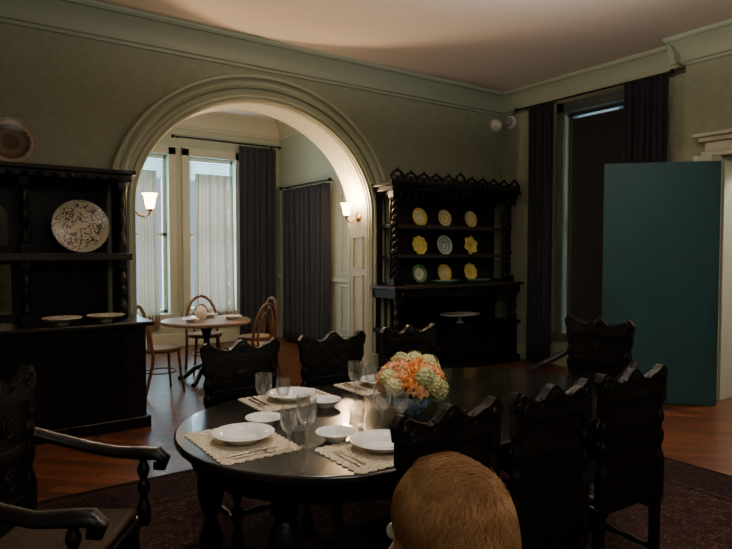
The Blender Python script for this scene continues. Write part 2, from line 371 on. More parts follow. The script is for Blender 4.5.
def curtain(name,axis,a0,a1,z0,z1,pos,amp,folds,mat,label,grp,flare=.0):
    m=MB(); nx=folds*10; nz=14; vs=[];fs=[]; ph=random.random()*6
    for j in range(nz+1):
        q=j/nz; z=z0+(z1-z0)*q
        for i in range(nx+1):
            p=i/nx; s=a0+(a1-a0)*p
            s=s+(p-.5)*flare*(1-q)
            d=amp*(sin(p*folds*2*pi+ph+.4*sin(q*3))*(.75+.25*sin(p*17+q*2)))
            vs.append((s,pos+d,z) if axis=='y' else (pos+d,s,z))
    for j in range(nz):
        for i in range(nx): fs.append((j*(nx+1)+i,j*(nx+1)+i+1,(j+1)*(nx+1)+i+1,(j+1)*(nx+1)+i))
    m.add(vs,fs); o=m.obj(name,mat,smooth=80)
    if mat is not lacem:
        so=o.modifiers.new('s','SOLIDIFY'); so.thickness=.008
    return tag(o,label,'curtain',grp)
curtain('curtain','x',5.22,5.62,.03,3.56,W-.12,.035,6,velvet,'black velvet curtain hanging to the floor beside the window','heavy curtains at the dining room window')
curtain('curtain','x',3.66,4.19,.03,3.56,W-.12,.035,7,velvet,'black velvet curtain hanging beside the projecting wall','heavy curtains at the dining room window')
curtain('curtain','y',4.14,4.84,.03,3.36,FW-.12,.04,6,velvet2,'slate blue curtain beside the lace window','curtains in the adjoining room')
curtain('curtain','x',7.95,9.45,.03,2.62,RX-.12,.06,9,velvet2,'wide slate curtain covering the side wall opening','curtains in the adjoining room')
curtain('lace_curtain','y',3.40,4.04,.3,2.84,FW-.08,.035,5,lacem,'white patterned lace curtain over the window','lace curtains',.08)
curtain('lace_curtain','y',1.80,2.34,.3,2.88,FW-.08,.035,4,lacem,'white lace curtain over the window','lace curtains',.06)
curtain('lace_curtain','y',2.50,2.78,.3,2.84,FW-.08,.030,3,lacem,'white lace curtain over the window','lace curtains',.05)
def rod(p0,p1,label,brk):
    e=thing('curtain_rod',label,'curtain rod',p0)
    d=Vector(p1)-Vector(p0); MB().tube([(0,0,0),tuple(d)],.014,8).obj('rod',blackm,e)
    dd=d.normalized()
    MB().sph(tuple(-dd*.02),.03,10,7).obj('finial',blackm,e); MB().sph(tuple(d+dd*.02),.03,10,7).obj('finial',blackm,e)
    for q in (.05,.95):
        p=d*q; MB().tube([tuple(p),tuple(p+Vector(brk))],.009,6).obj('bracket',blackm,e)
rod((W-.12,3.62,3.57),(W-.12,5.82,3.57),'thin dark metal rod carrying the velvet curtains',(.12,0,0))
rod((RX-.12,7.9,2.66),(RX-.12,9.5,2.66),'thin dark metal rod on the side wall',(.12,0,0))
rod((3.05,FW-.12,3.40),(4.9,FW-.12,3.40),'thin dark metal rod above the lace window',(0,.12,0))
r=tag(MB().box(-.7,4.4,.2,4.15,.0,.012).obj('rug',rugm,smooth=0),'dark red patterned oriental rug under the dining table','rug')
# ------------------------------------------------------------ dining table
TX0,TX1,TY0,TY1,TH=.76,3.25,1.68,3.04,.76
tcx,tcy=(TX0+TX1)/2,(TY0+TY1)/2; R=.68
def stadium(inset=0,n=24):
    pts=[];r=R-inset; hx=(TX1-TX0)/2-R
    for i in range(n+1):
        a=-pi/2+pi*i/n; pts.append((hx+r*cos(a),r*sin(a)))
    for i in range(n+1):
        a=pi/2+pi*i/n; pts.append((-hx+r*cos(a),r*sin(a)))
    return pts
tb=thing('dining_table','long dark polished wood table with rounded ends','dining table',(tcx,tcy,.012))
h=TH-.012
m=MB().prism(stadium(),'z',h-.032,h); m.obj('table_top',tabwood,tb,bev=.008)
m=MB().prism(stadium(.02),'z',h-.05,h-.032).prism(stadium(.07),'z',h-.13,h-.05); m.obj('apron',wood,tb,bev=.004)
legp=[(.03,0),(.045,.01),(.045,.04),(.028,.06),(.032,.09),(.05,.13),(.055,.18),(.04,.22),(.03,.25),(.028,.28),(.045,.31),(.06,.37),(.066,.43),(.06,.48),(.045,.52),(.035,.54),(.05,.56),(.05,.62)]
for x in (-.985,.985):
    for y in (-.38,.38): MB().lathe(legp,(x,y,0),20).obj('leg',carve,tb)
MB().box(-1.0,1.0,-.03,.03,.10,.15).box(-1.01,-.96,-.38,.38,.10,.15).box(.96,1.01,-.38,.38,.10,.15).obj('stretcher',wood,tb,bev=.006)
# ------------------------------------------------------------ chairs
def turned(mb,x,y,z0,z1,r=.022,n=14):
    prof=[];K=22
    for i in range(K+1):
        q=i/K; z=z0+(z1-z0)*q
        rr=r*(1+.28*sin(q*pi*6)+ (.25 if i in(0,1,K-1,K,K//2) else 0)); prof.append((rr,z))
    mb.lathe(prof,(x,y,0),n)
def crest_outline(w,z0,h):
    pts=[(-w,z0),(w,z0)]
    K=60
    for i in range(K+1):
        q=1-2*i/K; s=abs(q)
        z=h*(.42+.10*cos(s*pi*3.0)) + (.40*h*math.exp(-((s-.88)/.13)**2)) + .30*h*math.exp(-(s/.24)**2)
        pts.append((w*q*1.04,z0+z))
    return pts
lp=M('leather_pad',(.016,.011,.009),.5,bump=(40,.3))
def make_chair(name,label,cat,arms=False,grp=None,w=.235,H=1.00):
    e=thing(name,label,cat,(0,0,0),0,grp)
    MB().box(-w,w,-.23,.23,.42,.465).obj('seat',wood,e,bev=.012)
    MB().box(-w+.02,w-.02,-.20,.21,.462,.50).obj('seat_cushion',lp,e,bev=.016)
    MB().box(-w+.02,w-.02,.19,.215,.35,.42).box(-w+.02,-w+.045,-.2,.2,.36,.42).box(w-.045,w-.02,-.2,.2,.36,.42).obj('apron',carve,e,bev=.004)
    for x in (-w+.03,w-.03):
        l=MB(); turned(l,x,.19,.03,.42,.024); l.sph((x,.19,.028),(.034,.034,.028),12,7); l.obj('leg',wood,e)
        l=MB().box(x-.02,x+.02,-.235,-.195,0,.43); l.obj('leg',wood,e,bev=.005)
        s=MB().box(x-.024,x+.024,-.245,-.205,.42,.60); s.box(x-.024,x+.024,-.25,-.21,.90,1.0)
        turned(s,x,-.226,.60,.90,.020); s.sph((x,-.23,1.02),(.026,.026,.035),10,7); s.obj('stile',wood,e,bev=.003)
        st=MB(); turned(st,0,0,-.2,.2,.014); st.xf(Matrix.Translation((x,-.0,.16))@Matrix.Rotation(pi/2,4,'X')); st.obj('stretcher',wood,e)
    st=MB(); turned(st,0,0,-w+.04,w-.04,.016); st.xf(Matrix.Translation((0,.19,.20))@Matrix.Rotation(pi/2,4,'Y')); st.obj('stretcher',wood,e)
    wi=w-.05
    b=MB().box(-wi,wi,-.245,-.210,.53,.58).box(-wi,wi,-.235,-.218,.58,.74).box(-wi,wi,-.245,-.210,.735,.785)
    b.box(-wi,wi,-.235,-.218,.785,.955).box(-wi,wi,-.250,-.205,.95,.99)
    b.box(-wi,wi,-.236,-.216,.465,.53)
    for y in (-.217,):
        for zc,hh in ((.66,.045),(.87,.05)):
            for sx in (-1,1): b.spiral(sx*wi*.45,zc,y,hh,sx,.004,1.6,pi/2)
            b.sph((0,y,zc),(.03,.006,.03),12,7)
    for zc,hh in ((.66,.05),(.87,.06)):
        b.box(-wi*.8,wi*.8,-.239,-.234,zc-hh,zc-hh+.008).box(-wi*.8,wi*.8,-.239,-.234,zc+hh-.008,zc+hh)
    b.obj('backrest',carve,e,bev=.003)
    cr=MB().prism(crest_outline(w+.0,.985,.12),'y',-.245,-.208)
    for y in (-.246,-.207):
        for sx in (-1,1):
            cr.spiral(sx*w*.84,1.040,y,.034,-sx,.005,1.5,-pi/2); cr.spiral(sx*w*.42,1.018,y,.024,sx,.004,1.4,pi/2)
        cr.sph((0,y,1.036),(.028,.006,.030),12,8)
    cr.obj('crest_rail',carve,e,bev=.003)
    if arms:
        for sx in (-1,1):
            x=sx*(w+.02)
            pts=[(x*.95,-.225,.80),(x*1.04,-.14,.765),(x*1.12,-.02,.725),(x*1.14,.10,.70),(x*1.10,.21,.70),(x*1.08,.27,.70),(x*1.08,.30,.675),(x*1.08,.29,.645),(x*1.08,.262,.645),(x*1.08,.262,.668)]
            MB().tube(pts,[.026,.026,.027,.028,.032,.032,.028,.022,.018,.012],12,1.25,.85).obj('armrest',wood,e)
            s=MB(); turned(s,x*1.08,.21,.46,.69,.02); s.box(x*1.08-.022,x*1.08+.022,.19,.232,.40,.48); s.obj('arm_support',wood,e,bev=.003)
    return e
c0=make_chair('dining_chair','dark carved wooden chair with scrolled crest pushed under the table','chair',False,'carved dining chairs around the table')
c0.scale=(1,1,.945)
c0.location=(1.39,1.71,.012)
for x in (1.93,2.50): dup(c0,(x,1.71,.012),radians(random.uniform(-3,3)))
for x in (1.41,2.03,2.67): dup(c0,(x,3.05,.012),pi+radians(random.uniform(-3,3)))
ha=make_chair('dining_armchair','dark carved armchair at the far head of the table','armchair',True,None,w=.26)
ha.location=(3.53,2.50,.012); ha.rotation_euler=(0,0,pi/2)
tan=M('woven_tan_fabric',(.06,.04,.027),.9,noise=60,spec=.1)
a2=dup(ha,(.315,2.425,.012),math.atan2(-.571,.82)-pi/2,label='dark carved armchair with scrolled arms turned from the table')
for ch in a2.children:
    if ch.name.startswith('seat_cushion'):
        ch.data=ch.data.copy(); ch.data.materials[0]=tan; ch['label']='tan woven seat pad'
def relief_panel(mb,x0,x1,z0,z1,y,d=1,sp=True):
    cx=(x0+x1)/2; cz=(z0+z1)/2; hw=(x1-x0)/2; hh=(z1-z0)/2; r=min(hw,hh)
    mb.box(x0,x1,y-.015,y,z0,z0+.025); mb.box(x0,x1,y-.015,y,z1-.025,z1); mb.box(x0,x0+.025,y-.015,y,z0,z1); mb.box(x1-.025,x1,y-.015,y,z0,z1)
    if sp:
        mb.sph((cx,y,cz),(r*.22,.02,r*.26),12,7)
        for a in (-1,1):
            for b in (-1,1): mb.spiral(cx+a*hw*.48,cz+b*hh*.42,y-.004,r*.36,a*b,.011,1.5,-b*pi/2)
# ------------------------------------------------------------ china cabinet
CX=5.56
cc=thing('china_cabinet','tall dark carved open cabinet displaying plates against the wall','cabinet',(CX,D-.02,0))
hw=1.12
MB().box(-hw,hw,-.50,0,0,.10).obj('plinth',wood,cc,bev=.01)
MB().box(-hw+.03,hw-.03,-.46,0,.10,.54).obj('body',wood,cc,bev=.008)
for i in range(3):
    x0=-hw+.06+i*.69; d=MB().box(x0,x0+.66,-.475,-.46,.13,.51); relief_panel(d,x0+.03,x0+.63,.16,.48,-.475); dd=d.obj('door',carve,cc)
    MB().sph((x0+.60,-.505,.32),.015,8,6).obj('handle',gold,dd)
MB().box(-hw,hw,-.50,0,.54,.59).obj('tier_board',wood,cc,bev=.008)
MB().box(-hw+.03,hw-.03,-.04,0,.59,.98).obj('back_panel',wood,cc)
for x in (-hw+.08,hw-.08):
    m=MB(); K=40; prof=[]
    for i in range(K+1):
        q=i/K; prof.append((.038*(1+.3*sin(q*pi*3)**2)+(.02 if i<3 or i>K-3 else 0),.59+.39*q))
    m.lathe(prof,(x,-.42,0),16); m.obj('post',carve,cc)
m=MB().box(-hw,hw,-.48,0,.98,1.09)
for i in range(12):
    x=-hw+.10+i*.184; m.spiral(x,1.035,-.483,.035,1 if i%2 else -1,.009,1.4); m.sph((x+.09,-.483,1.035),(.02,.012,.03),8,6)
m.obj('frieze',carve,cc,bev=.004)
edge=M('worn_shelf_edge',(.055,.040,.030),.4,noise=20)
edge2=M('sideboard_counter_wood',(.012,.009,.008),.3,noise=12)
MB().box(-hw-.04,hw+.04,-.52,0,1.09,1.13).obj('counter',edge,cc,bev=.008)
MB().box(-hw+.05,hw-.05,-.03,0,1.13,2.30).obj('hutch_back',M('cabinet_back_wood',(.016,.013,.011),.5,noise=8),cc)
for z in (1.49,1.865): MB().box(-hw+.12,hw-.12,-.28,-.03,z-.015,z+.015).box(-hw+.12,hw-.12,-.285,-.27,z-.02,z+.03).obj('shelf',edge,cc,bev=.004)
for sx in (-1,1):
    x=sx*(hw-.10)
    m=MB().box(x-.02,x+.02,-.06,-.03,1.13,2.30)
    for zz in (1.13,1.47,1.85,2.26): m.box(x-.02,x+.02,-.27,-.03,zz,zz+.04)
    turned(m,x,-.25,1.13,2.30,.016); m.obj('side_panel',wood,cc,bev=.003)
    m=MB(); m.box(x-.06,x+.06,-.40,-.28,1.13,1.22); m.box(x-.06,x+.06,-.40,-.28,2.22,2.32)
    for k in range(2):
        pts=[];K=60
        for i in range(K+1):
            q=i/K; a=q*2*pi*6+k*pi; pts.append((x+.022*cos(a),-.34+.022*sin(a),1.22+1.0*q))
        m.tube(pts,.022,8)
    for z in (1.55,1.9): m.sph((x,-.34,z),(.055,.055,.045),12,8)
    m.obj('twisted_column',carve,cc)
m=MB().box(-hw-.0,hw+.0,-.42,0,2.30,2.36).box(-hw-.04,hw+.04,-.46,0,2.36,2.40); m.obj('cornice',wood,cc,bev=.006)
# open pierced cresting: rails, arches, scrolls
m=MB().box(-hw-.03,hw+.03,-.445,-.40,2.40,2.425)
NC=11; cw=(2*hw+.06)/NC
for i in range(NC):
    x0=-hw-.03+i*cw; xc=x0+cw/2; pts=[]
    hgt=.10+(.04 if i==NC//2 else 0)+(.02 if i in (0,NC-1) else 0)
    for k in range(13):
        a=pi-pi*k/12; pts.append((xc+cw*.48*cos(a),-.422,2.42+hgt*sin(a)))
    m.tube(pts,.016,8)
    m.spiral(xc-cw*.20,2.465,-.422,.036,1,.011,1.4,pi/2); m.spiral(xc+cw*.20,2.465,-.422,.036,-1,.011,1.4,pi/2)
    m.sph((xc,-.422,2.43+hgt),(.022,.018,.028),8,6); m.sph((xc,-.422,2.45),(.02,.016,.035),8,6)
    m.sph((x0,-.422,2.46),(.016,.016,.045),8,6)
m.sph((hw+.03,-.422,2.46),(.016,.016,.045),8,6)
for i in range(20):
    x=-hw+.04+i*(2*hw-.08)/19; m.sph((x,-.43,2.33),(.03,.02,.03),8,6); m.sph((x,-.40,2.26),(.022,.015,.055),8,6)
m.obj('cresting',carve,cc)
def plate_mesh(r,ruff=0,n=48,lobes=8):
    p=[(r*.0001,.004),(r*.55,.004),(r*.62,.008),(r*.97,.022),(r,.024),(r*.99,.028),(r*.62,.014),(r*.55,.010),(r*.0001,.010)]
    return MB().lathe(p,(0,0,0),n,(lambda a:1+ruff*sin(a*lobes)) if ruff else None)
Y=(.95,.72,.14);Cc=(.92,.83,.50);G=(.12,.30,.12);Wt=(.78,.80,.72);Te=(.14,.38,.40);Lg=(.58,.64,.22);Br=(.45,.26,.08)
mats=[plate_mat('plate_yellow_ring',[(0,Cc),(.045,Lg),(.055,Cc),(.085,Y)],.05),
 plate_mat('plate_cream_yellow',[(0,Y),(.03,Cc),(.07,Lg),(.085,Cc),(.112,Br)],.04),
 plate_mat('plate_teal_white',[(0,Wt),(.04,Te),(.055,Wt),(.085,Te),(.098,Wt)],.06,30),
 plate_mat('plate_lemon',[(0,Lg),(.03,Y),(.08,Lg),(.095,Y)],.10,25),
 plate_mat('plate_green_rim',[(0,Wt),(.05,Cc),(.08,G)],.05),
 plate_mat('plate_leaf_yellow',[(0,Lg),(.02,Y),(.06,(.98,.85,.30)),(.10,Y)],.04,25)]
cols=[-.46,-.02,.47]; rows=[1.882,1.507,1.142]
sel=[[0,1,1],[3,2,5],[4,0,5]]
names=[['cream plate with green ring','cream and yellow plate','cream plate with yellow centre'],['lemon yellow leaf-patterned plate','white and teal banded plate','ruffled yellow leaf-shaped plate'],['cream plate with dark green rim','round pale yellow ringed plate','lobed pale yellow plate']]
for i,z in enumerate(rows):
    for j,x in enumerate(cols):
        r=.122 if not(i==1 and j==1) else .135
        ru=.12 if (i==1 and j==2) else (.05 if (i,j) in((1,0),(2,2)) else 0)
        o=plate_mesh(r,ru,64,6 if (i,j)==(1,2) else 9).obj('plate',mats[sel[i][j]],loc=(CX+x,D-.02-.125,z+r*cos(radians(12))*(1+ru)+.002),rot=(radians(78),0,0))
        tag(o,names[i][j]+' standing on the cabinet shelf','plate','display plates in the china cabinet')
tealc=M('green_glaze',(.22,.50,.40),.15)
for x,z,l in ((-.20,1.13,'green glazed oval dish on the cabinet counter'),(.42,1.13,'green glazed oval dish lying on the counter')):
    m=MB().lathe([(.001,0),(.08,0),(.16,.045),(.165,.05),(.155,.05),(.08,.016),(.001,.014)],(0,0,0),36); m.xf(Matrix.Scale(1.35,4,(1,0,0))@Matrix.Scale(.8,4,(0,1,0))); o=m.obj('serving_dish',tealc,loc=(CX+x,D-.38,z+.001)); tag(o,l,'dish')
def footed(name,loc,r,label,mat=china):
    m=MB().lathe([(.055,0),(.055,.008),(.02,.02),(.015,.06),(.03,.075),(r*.8,.085),(r,.105),(r*.99,.112),(r*.75,.095),(.001,.09)],(0,0,0),36)
    return tag(m.obj(name,mat,loc=loc),label,'dish')
footed('footed_dish',(5.72,D-.28,.591),.25,'white footed cake dish on the lower cabinet tier').scale=(1.3,.85,1.1)
# ------------------------------------------------------------ sideboard
sb=thing('sideboard','massive dark carved sideboard with open upper shelves','sideboard',(.10,D-.02,0))
sw=1.38
MB().box(-sw,sw,-.76,0,0,.10).obj('plinth',wood,sb,bev=.01)
MB().box(-sw+.03,sw-.03,-.72,0,.10,.90).obj('body',wood,sb,bev=.008)
for i in range(3):
    x0=-sw+.08+i*.85; x1=x0+.79
    d=MB().box(x0,x1,-.728,-.72,.14,.64); relief_panel(d,x0+.04,x1-.04,.18,.60,-.726,1,False); dd=d.obj('door',wood,sb)
    MB().sph((x1-.05,-.745,.42),.015,8,6).obj('handle',wood,dd)
    d=MB().box(x0,x1,-.728,-.72,.67,.86); relief_panel(d,x0+.03,x1-.03,.69,.84,-.726,1,False); dd=d.obj('drawer',wood,sb)
    MB().sph(((x0+x1)/2,-.745,.765),.015,8,6).obj('knob',wood,dd)
MB().box(-sw-.03,sw+.03,-.78,0,.90,.94).obj('counter',edge2,sb,bev=.01)
m=MB().box(-sw+.05,sw-.08,-.04,0,.94,2.22)
for x0,x1 in ((.54,1.2),(-1.25,-.55)):
    for z0,z1 in ((1.04,1.42),(1.62,2.12)): m.box(x0,x1,-.052,-.04,z0,z0+.02).box(x0,x1,-.052,-.04,z1-.02,z1).box(x0,x0+.02,-.052,-.04,z0,z1).box(x1-.02,x1,-.052,-.04,z0,z1)
m.obj('hutch_back',wood,sb)
MB().box(-sw+.05,sw-.08,-.40,-.04,1.50,1.535).box(-sw+.03,sw-.06,-.42,-.39,1.475,1.54).obj('shelf',edge2,sb,bev=.005)
for x in (-sw+.11,-.47,.46,sw-.14):
    m=MB().box(x-.035,x+.035,-.40,-.32,.94,1.02).box(x-.035,x+.035,-.40,-.32,1.40,1.5); turned(m,x,-.36,1.02,1.40,.030,16); m.obj('post',carve,sb,bev=.003)
    m=MB().box(x-.035,x+.035,-.40,-.33,1.535,1.62).box(x-.035,x+.035,-.40,-.33,2.12,2.22); turned(m,x,-.365,1.62,2.12,.028,16); m.obj('post',carve,sb,bev=.003)
MB().box(sw-.13,sw-.09,-.36,-.03,.94,2.2).obj('side_panel',wood,sb,bev=.004)
MB().box(-sw+.06,-sw+.1,-.36,-.03,.94,2.2).obj('side_panel',wood,sb,bev=.004)
m=MB().box(-sw+.03,sw-.06,-.44,0,2.19,2.25).box(-sw,sw-.03,-.47,0,2.25,2.29)
for i in range(22): m.sph((-sw+.12+i*.115,-.445,2.215),(.035,.015,.018),8,6)
m.obj('cornice',wood,sb,bev=.006)
ap=[(-.36,1.6),(.36,1.6)]+[(.36*cos(a),1.86+.2*sin(a)) for a in [pi*i/20 for i in range(21)]]
MB().prism(ap,'y',-.052,-.04).obj('arched_mirror',M('dim_mirror',(.06,.055,.05),.2,metal=1,noise=3),sb)
MB().box(-.38,.38,-.05,-.04,1.0,1.44).obj('lower_mirror',mirror,sb)
platm=plate_mat('platter_floral',[(0,(.70,.62,.46)),(.06,(.10,.08,.05)),(.09,(.68,.60,.44)),(.135,(.08,.065,.04)),(.17,(.66,.58,.42)),(.205,(.10,.08,.05)),(.22,(.55,.5,.36))],.45,14)
o=plate_mesh(.24).obj('platter',platm,loc=(1.01,D-.30,1.541+.237),rot=(radians(80),0,0)); tag(o,'large round cream platter with dark floral pattern on the sideboard shelf','platter')
platm2=plate_mat('charger_brown',[(0,(.06,.045,.03)),(.07,(.12,.09,.06)),(.12,(.07,.05,.035)),(.155,(.34,.29,.21)),(.19,(.20,.16,.11)),(.20,(.34,.29,.21))],.05,60)
o=plate_mesh(.215).obj('charger_plate',platm2,loc=(.49,D-.12,2.291+.213),rot=(radians(80),0,0)); tag(o,'round brown woven-rimmed charger propped on top of the sideboard','platter')
dfl=plate_mat('dish_floral',[(0,(.88,.82,.68)),(.05,(.45,.30,.18)),(.065,(.88,.82,.68)),(.12,(.5,.36,.22)),(.13,(.88,.82,.68))],.16,40)
for x,y,l in ((.80,5.58,'shallow cream floral dish on the sideboard counter'),(1.15,5.62,'cream floral dish near the sideboard post')):
    m=MB().lathe([(.05,0),(.055,.016),(.10,.028),(.15,.055),(.148,.06),(.09,.036),(.001,.028)],(0,0,0),60,lambda a:1+.05*abs(sin(a*6)))
    tag(m.obj('shallow_dish',dfl,loc=(x,y,.941)),l,'dish')
# ------------------------------------------------------------ sconces
def sconce(name,x,y,z,dx,label):
    e=thing(name,label,'wall light',(x,y,z),0 if dx>0 else pi,'brass sconces on the archway sides'); e.scale=(1.2,1.2,1.2)
    m=MB().lathe([(.001,0),(.05,0),(.055,.006),(.04,.016),(.02,.024),(.001,.03)],n=20); m.xf(Matrix.Rotation(pi/2,4,'Y')); m.obj('backplate',gold,e)
    pts=[(.02,0,0),(.06,0,-.045),(.11,0,-.06),(.15,0,-.03),(.155,0,.0)]
    MB().tube(pts,.008,8).lathe([(.012,-.01),(.03,.0),(.03,.012),(.012,.016)],(.155,0,0),14).obj('arm',gold,e)
    s=MB(); vs=[];n=24;prof=[(.025,.012),(.035,.03),(.042,.06),(.045,.09),(.052,.12),(.066,.145)]
    k=len(prof)
    for r,zz in prof:
        for i in range(n):
            a=2*pi*i/n; vs.append((.155+r*cos(a),r*sin(a),zz))
    fs=[(j*n+i,j*n+(i+1)%n,(j+1)*n+(i+1)%n,(j+1)*n+i) for j in range(k-1) for i in range(n)]
    s.add(vs,fs); s.obj('lamp_shade',shade,e)
    li=bpy.data.lights.new('sconce_bulb','POINT'); li.energy=72; li.color=(1,.64,.36); li.shadow_soft_size=.05
    lo=bpy.data.objects.new('sconce_bulb',li); COL.objects.link(lo); lo.parent=e; lo.location=(.155,0,.19)
sconce('wall_sconce',AX0+.012,6.36,1.98,1,'brass wall sconce with lit frosted tulip shade beside the arch')
sconce('wall_sconce',AX1-.012,6.44,2.0,-1,'brass wall sconce with lit frosted tulip shade beside the arch')
for loc,rt_,l in (((6.66,D-.002,3.40),(pi/2,0,0),'small white dome camera mounted on the back wall'),((W-.002,6.02,3.44),(0,-pi/2,0),'small white dome camera mounted on the side wall')):
    e=thing('security_camera',l,'camera',loc); 
    m=MB().lathe([(.001,0),(.09,0),(.095,.02),(.09,.05),(.001,.055)],n=20); m.obj('mount',whitep,e,rot=rt_)
    m=MB().sph((0,0,.065),(.07,.07,.06),16,10); m.obj('dome',whitep if 'back' in l else M('dark_dome',(.3,.3,.3),.2),e,rot=rt_)
# ------------------------------------------------------------ bowl uplight, added out of view as fill for the ceiling
bl=thing('fill_uplight_bowl','added unseen frosted bowl giving fill light to the ceiling','fill light',(3.4,2.3,0))
n=32;prof=[(.02,3.44),(.09,3.45),(.16,3.49),(.21,3.55),(.22,3.58)]
vs=[(r*cos(2*pi*i/n),r*sin(2*pi*i/n),z) for r,z in prof for i in range(n)]
fs=[(j*n+i,j*n+(i+1)%n,(j+1)*n+(i+1)%n,(j+1)*n+i) for j in range(len(prof)-1) for i in range(n)]+[tuple(range(n))]
m=MB().add(vs,fs).obj('lamp_shade',fillbowlm,bl)
MB().tube([(0,0,3.56),(0,0,3.86)],.012,8).lathe([(.07,3.83),(.07,3.86)],n=20).obj('stem',gold,bl)
for a in (0,2*pi/3,4*pi/3): MB().tube([(.21*cos(a),.21*sin(a),3.57),(.01*cos(a),.01*sin(a),3.78)],.004,6).obj('hanger',gold,bl)
def point(loc,e,col,r=.05):
    li=bpy.data.lights.new('lamp','POINT'); li.energy=e; li.color=col; li.shadow_soft_size=r
    o=bpy.data.objects.new('lamp_or_fill_light',li); COL.objects.link(o); o.location=loc; return o
for a in range(2): point((3.4+.07*cos(a*3.1),2.3+.07*sin(a*3.1),3.57),170,(1,.87,.77),.04)  # fill lights inside the added bowl
def area(loc,rot,sx,sy,e,col):
    li=bpy.data.lights.new('area','AREA'); li.shape='RECTANGLE'; li.size=sx; li.size_y=sy; li.energy=e; li.color=col
    o=bpy.data.objects.new('daylight_or_fill',li); COL.objects.link(o); o.location=loc; o.rotation_euler=rot; return o
for a,b in wins: area(((a+b)/2,FW+.6,(WN0+WN1)/2+.2),(-pi/2,0,0),(b-a)*1.5,3.0,200,(.55,.84,1))
area((W+.9,(WY0+WY1)/2,2),(0,pi/2,0),3.2,1.6,60,(.4,.75,1))
point((7.9,2.2,2.9),150,(1,.88,.72),.1)
area((.6,-1.4,3.7),(0,0,0),2.2,2.0,70,(1,.90,.80))  # added warm fill from behind the camera, not daylight, no fitting
li=bpy.data.lights.new('table_fill_spot','SPOT'); li.energy=140; li.color=(1,.90,.78); li.spot_size=radians(46); li.spot_blend=1; li.shadow_soft_size=.08  # added spot to brighten the table settings, no such fitting known
o=bpy.data.objects.new('table_fill_spot',li); COL.objects.link(o); o.location=(1.4,2.45,3.8)
wd=bpy.data.worlds.new('w'); SC.world=wd; wd.use_nodes=True; wd.node_tree.nodes['Background'].inputs[0].default_value=(.55,.7,.85,1); wd.node_tree.nodes['Background'].inputs[1].default_value=.8
# ------------------------------------------------------------ table settings
ZT=TH+.0005
def placemat(loc,rot,label):
    m=MB(); w_,d_=.225,.16; pts=[]
    def edge_(a,b,n):
        for i in range(n):
            q=i/n; x=a[0]+(b[0]-a[0])*q; y=a[1]+(b[1]-a[1])*q; nx,ny=(b[1]-a[1]),-(b[0]-a[0]); l=sqrt(nx*nx+ny*ny); s=.012*abs(sin(q*n/4*pi)); pts.append((x+nx/l*s,y+ny/l*s))
    edge_((-w_,-d_),(w_,-d_),48); edge_((w_,-d_),(w_,d_),32); edge_((w_,d_),(-w_,d_),48); edge_((-w_,d_),(-w_,-d_),32)
    m.prism(pts,'z',0,.003); o=m.obj('placemat',matm,loc=loc,rot=(0,0,rot),smooth=0); return tag(o,label,'placemat','lace placemats')
def dplate(r): return MB().lathe([(.001,0),(r*.5,0),(r*.62,.016),(r*.68,.026),(r*.98,.034),(r,.037),(r*.98,.039),(r*.68,.032),(r*.62,.023),(r*.50,.008),(.001,.006)],n=56)
def dinner(loc,r,label): return tag(dplate(r).obj('dinner_plate' if r>.11 else 'side_plate',china,loc=loc),label,'plate','white plates on the table')
def goblet(x,y,s=1,label='clear stemmed wine glass on the table',wide=1.12):
    out=[(.001,0),(.034,0),(.034,.003),(.010,.008),(.006,.02),(.006,.075),(.010,.085),(.026*wide,.10),(.034*wide,.125),(.036*wide,.155),(.035*wide,.195)]
    inn=[(.0335*wide,.195),(.0345*wide,.155),(.0325*wide,.125),(.0245*wide,.103),(.001,.095)]
    m=MB().lathe([(r*s,z*s) for r,z in out+inn],n=28); return tag(m.obj('wine_glass',glassm,loc=(x,y,ZT)),label,'glass','stemmed glasses on the table')
def tumbler(loc):
    m=MB().lathe([(.001,0),(.026,0),(.03,.01),(.036,.09),(.0345,.09),(.0285,.012),(.001,.010)],n=28); return tag(m.obj('water_glass',glassm,loc=loc),'clear water glass on the table','glass','water glasses on the table')
def fork(loc,rot):
    m=MB().tube([(0,-.09,.006),(0,-.03,.004),(0,.03,.004),(0,.045,.003)],[.0055,.003,.003,.008],8,1,.35)
    for i in range(4): m.tube([((i-1.5)*.0048,.045,.003),((i-1.5)*.005,.095,.006)],.0014,5)
    return tag(m.obj('fork',silver,loc=loc,rot=(0,0,rot)),'silver dinner fork on the placemat','fork','silver cutlery')
def knife(loc,rot):
    m=MB().tube([(0,-.11,.004),(0,-.02,.004)],[.006,.0045],8,1,.5).prism([(-.006,-.02),(.008,-.02),(.008,.09),(.002,.11),(-.005,.10)],'z',.002,.0038)
    return tag(m.obj('knife',silver,loc=loc,rot=(0,0,rot)),'silver table knife on the placemat','knife','silver cutlery')
def spoon(loc,rot):
    m=MB().tube([(0,-.09,.004),(0,.04,.004)],[.005,.003],8,1,.5).sph((0,.062,.0045),(.017,.026,.004),12,7)
    return tag(m.obj('spoon',silver,loc=loc,rot=(0,0,rot)),'silver spoon on the placemat','spoon','silver cutlery')
def setting(cx,cy,rot,who,side,glasses,tum=None):
    c,s=cos(rot),sin(rot)
    def P(x,y,z=ZT): return (cx+c*x-s*y,cy+s*x+c*y,z)
    placemat(P(0,0),rot,'scalloped lace placemat '+who)
    zz=ZT+.0036
    dinner(P(0,.01,zz),.13,'white dinner plate '+who)
    fork(P(-.165,-.02,zz),rot); fork(P(-.19,-.02,zz),rot); knife(P(.160,-.02,zz),rot); spoon(P(.190,-.02,zz),rot)
    dinner((side[0],side[1],ZT),.085,'small white side plate '+who)
    for i,(x,y) in enumerate(glasses): goblet(x,y,1.02 if i==0 else .86)
    if tum: tumbler((tum[0],tum[1],ZT))
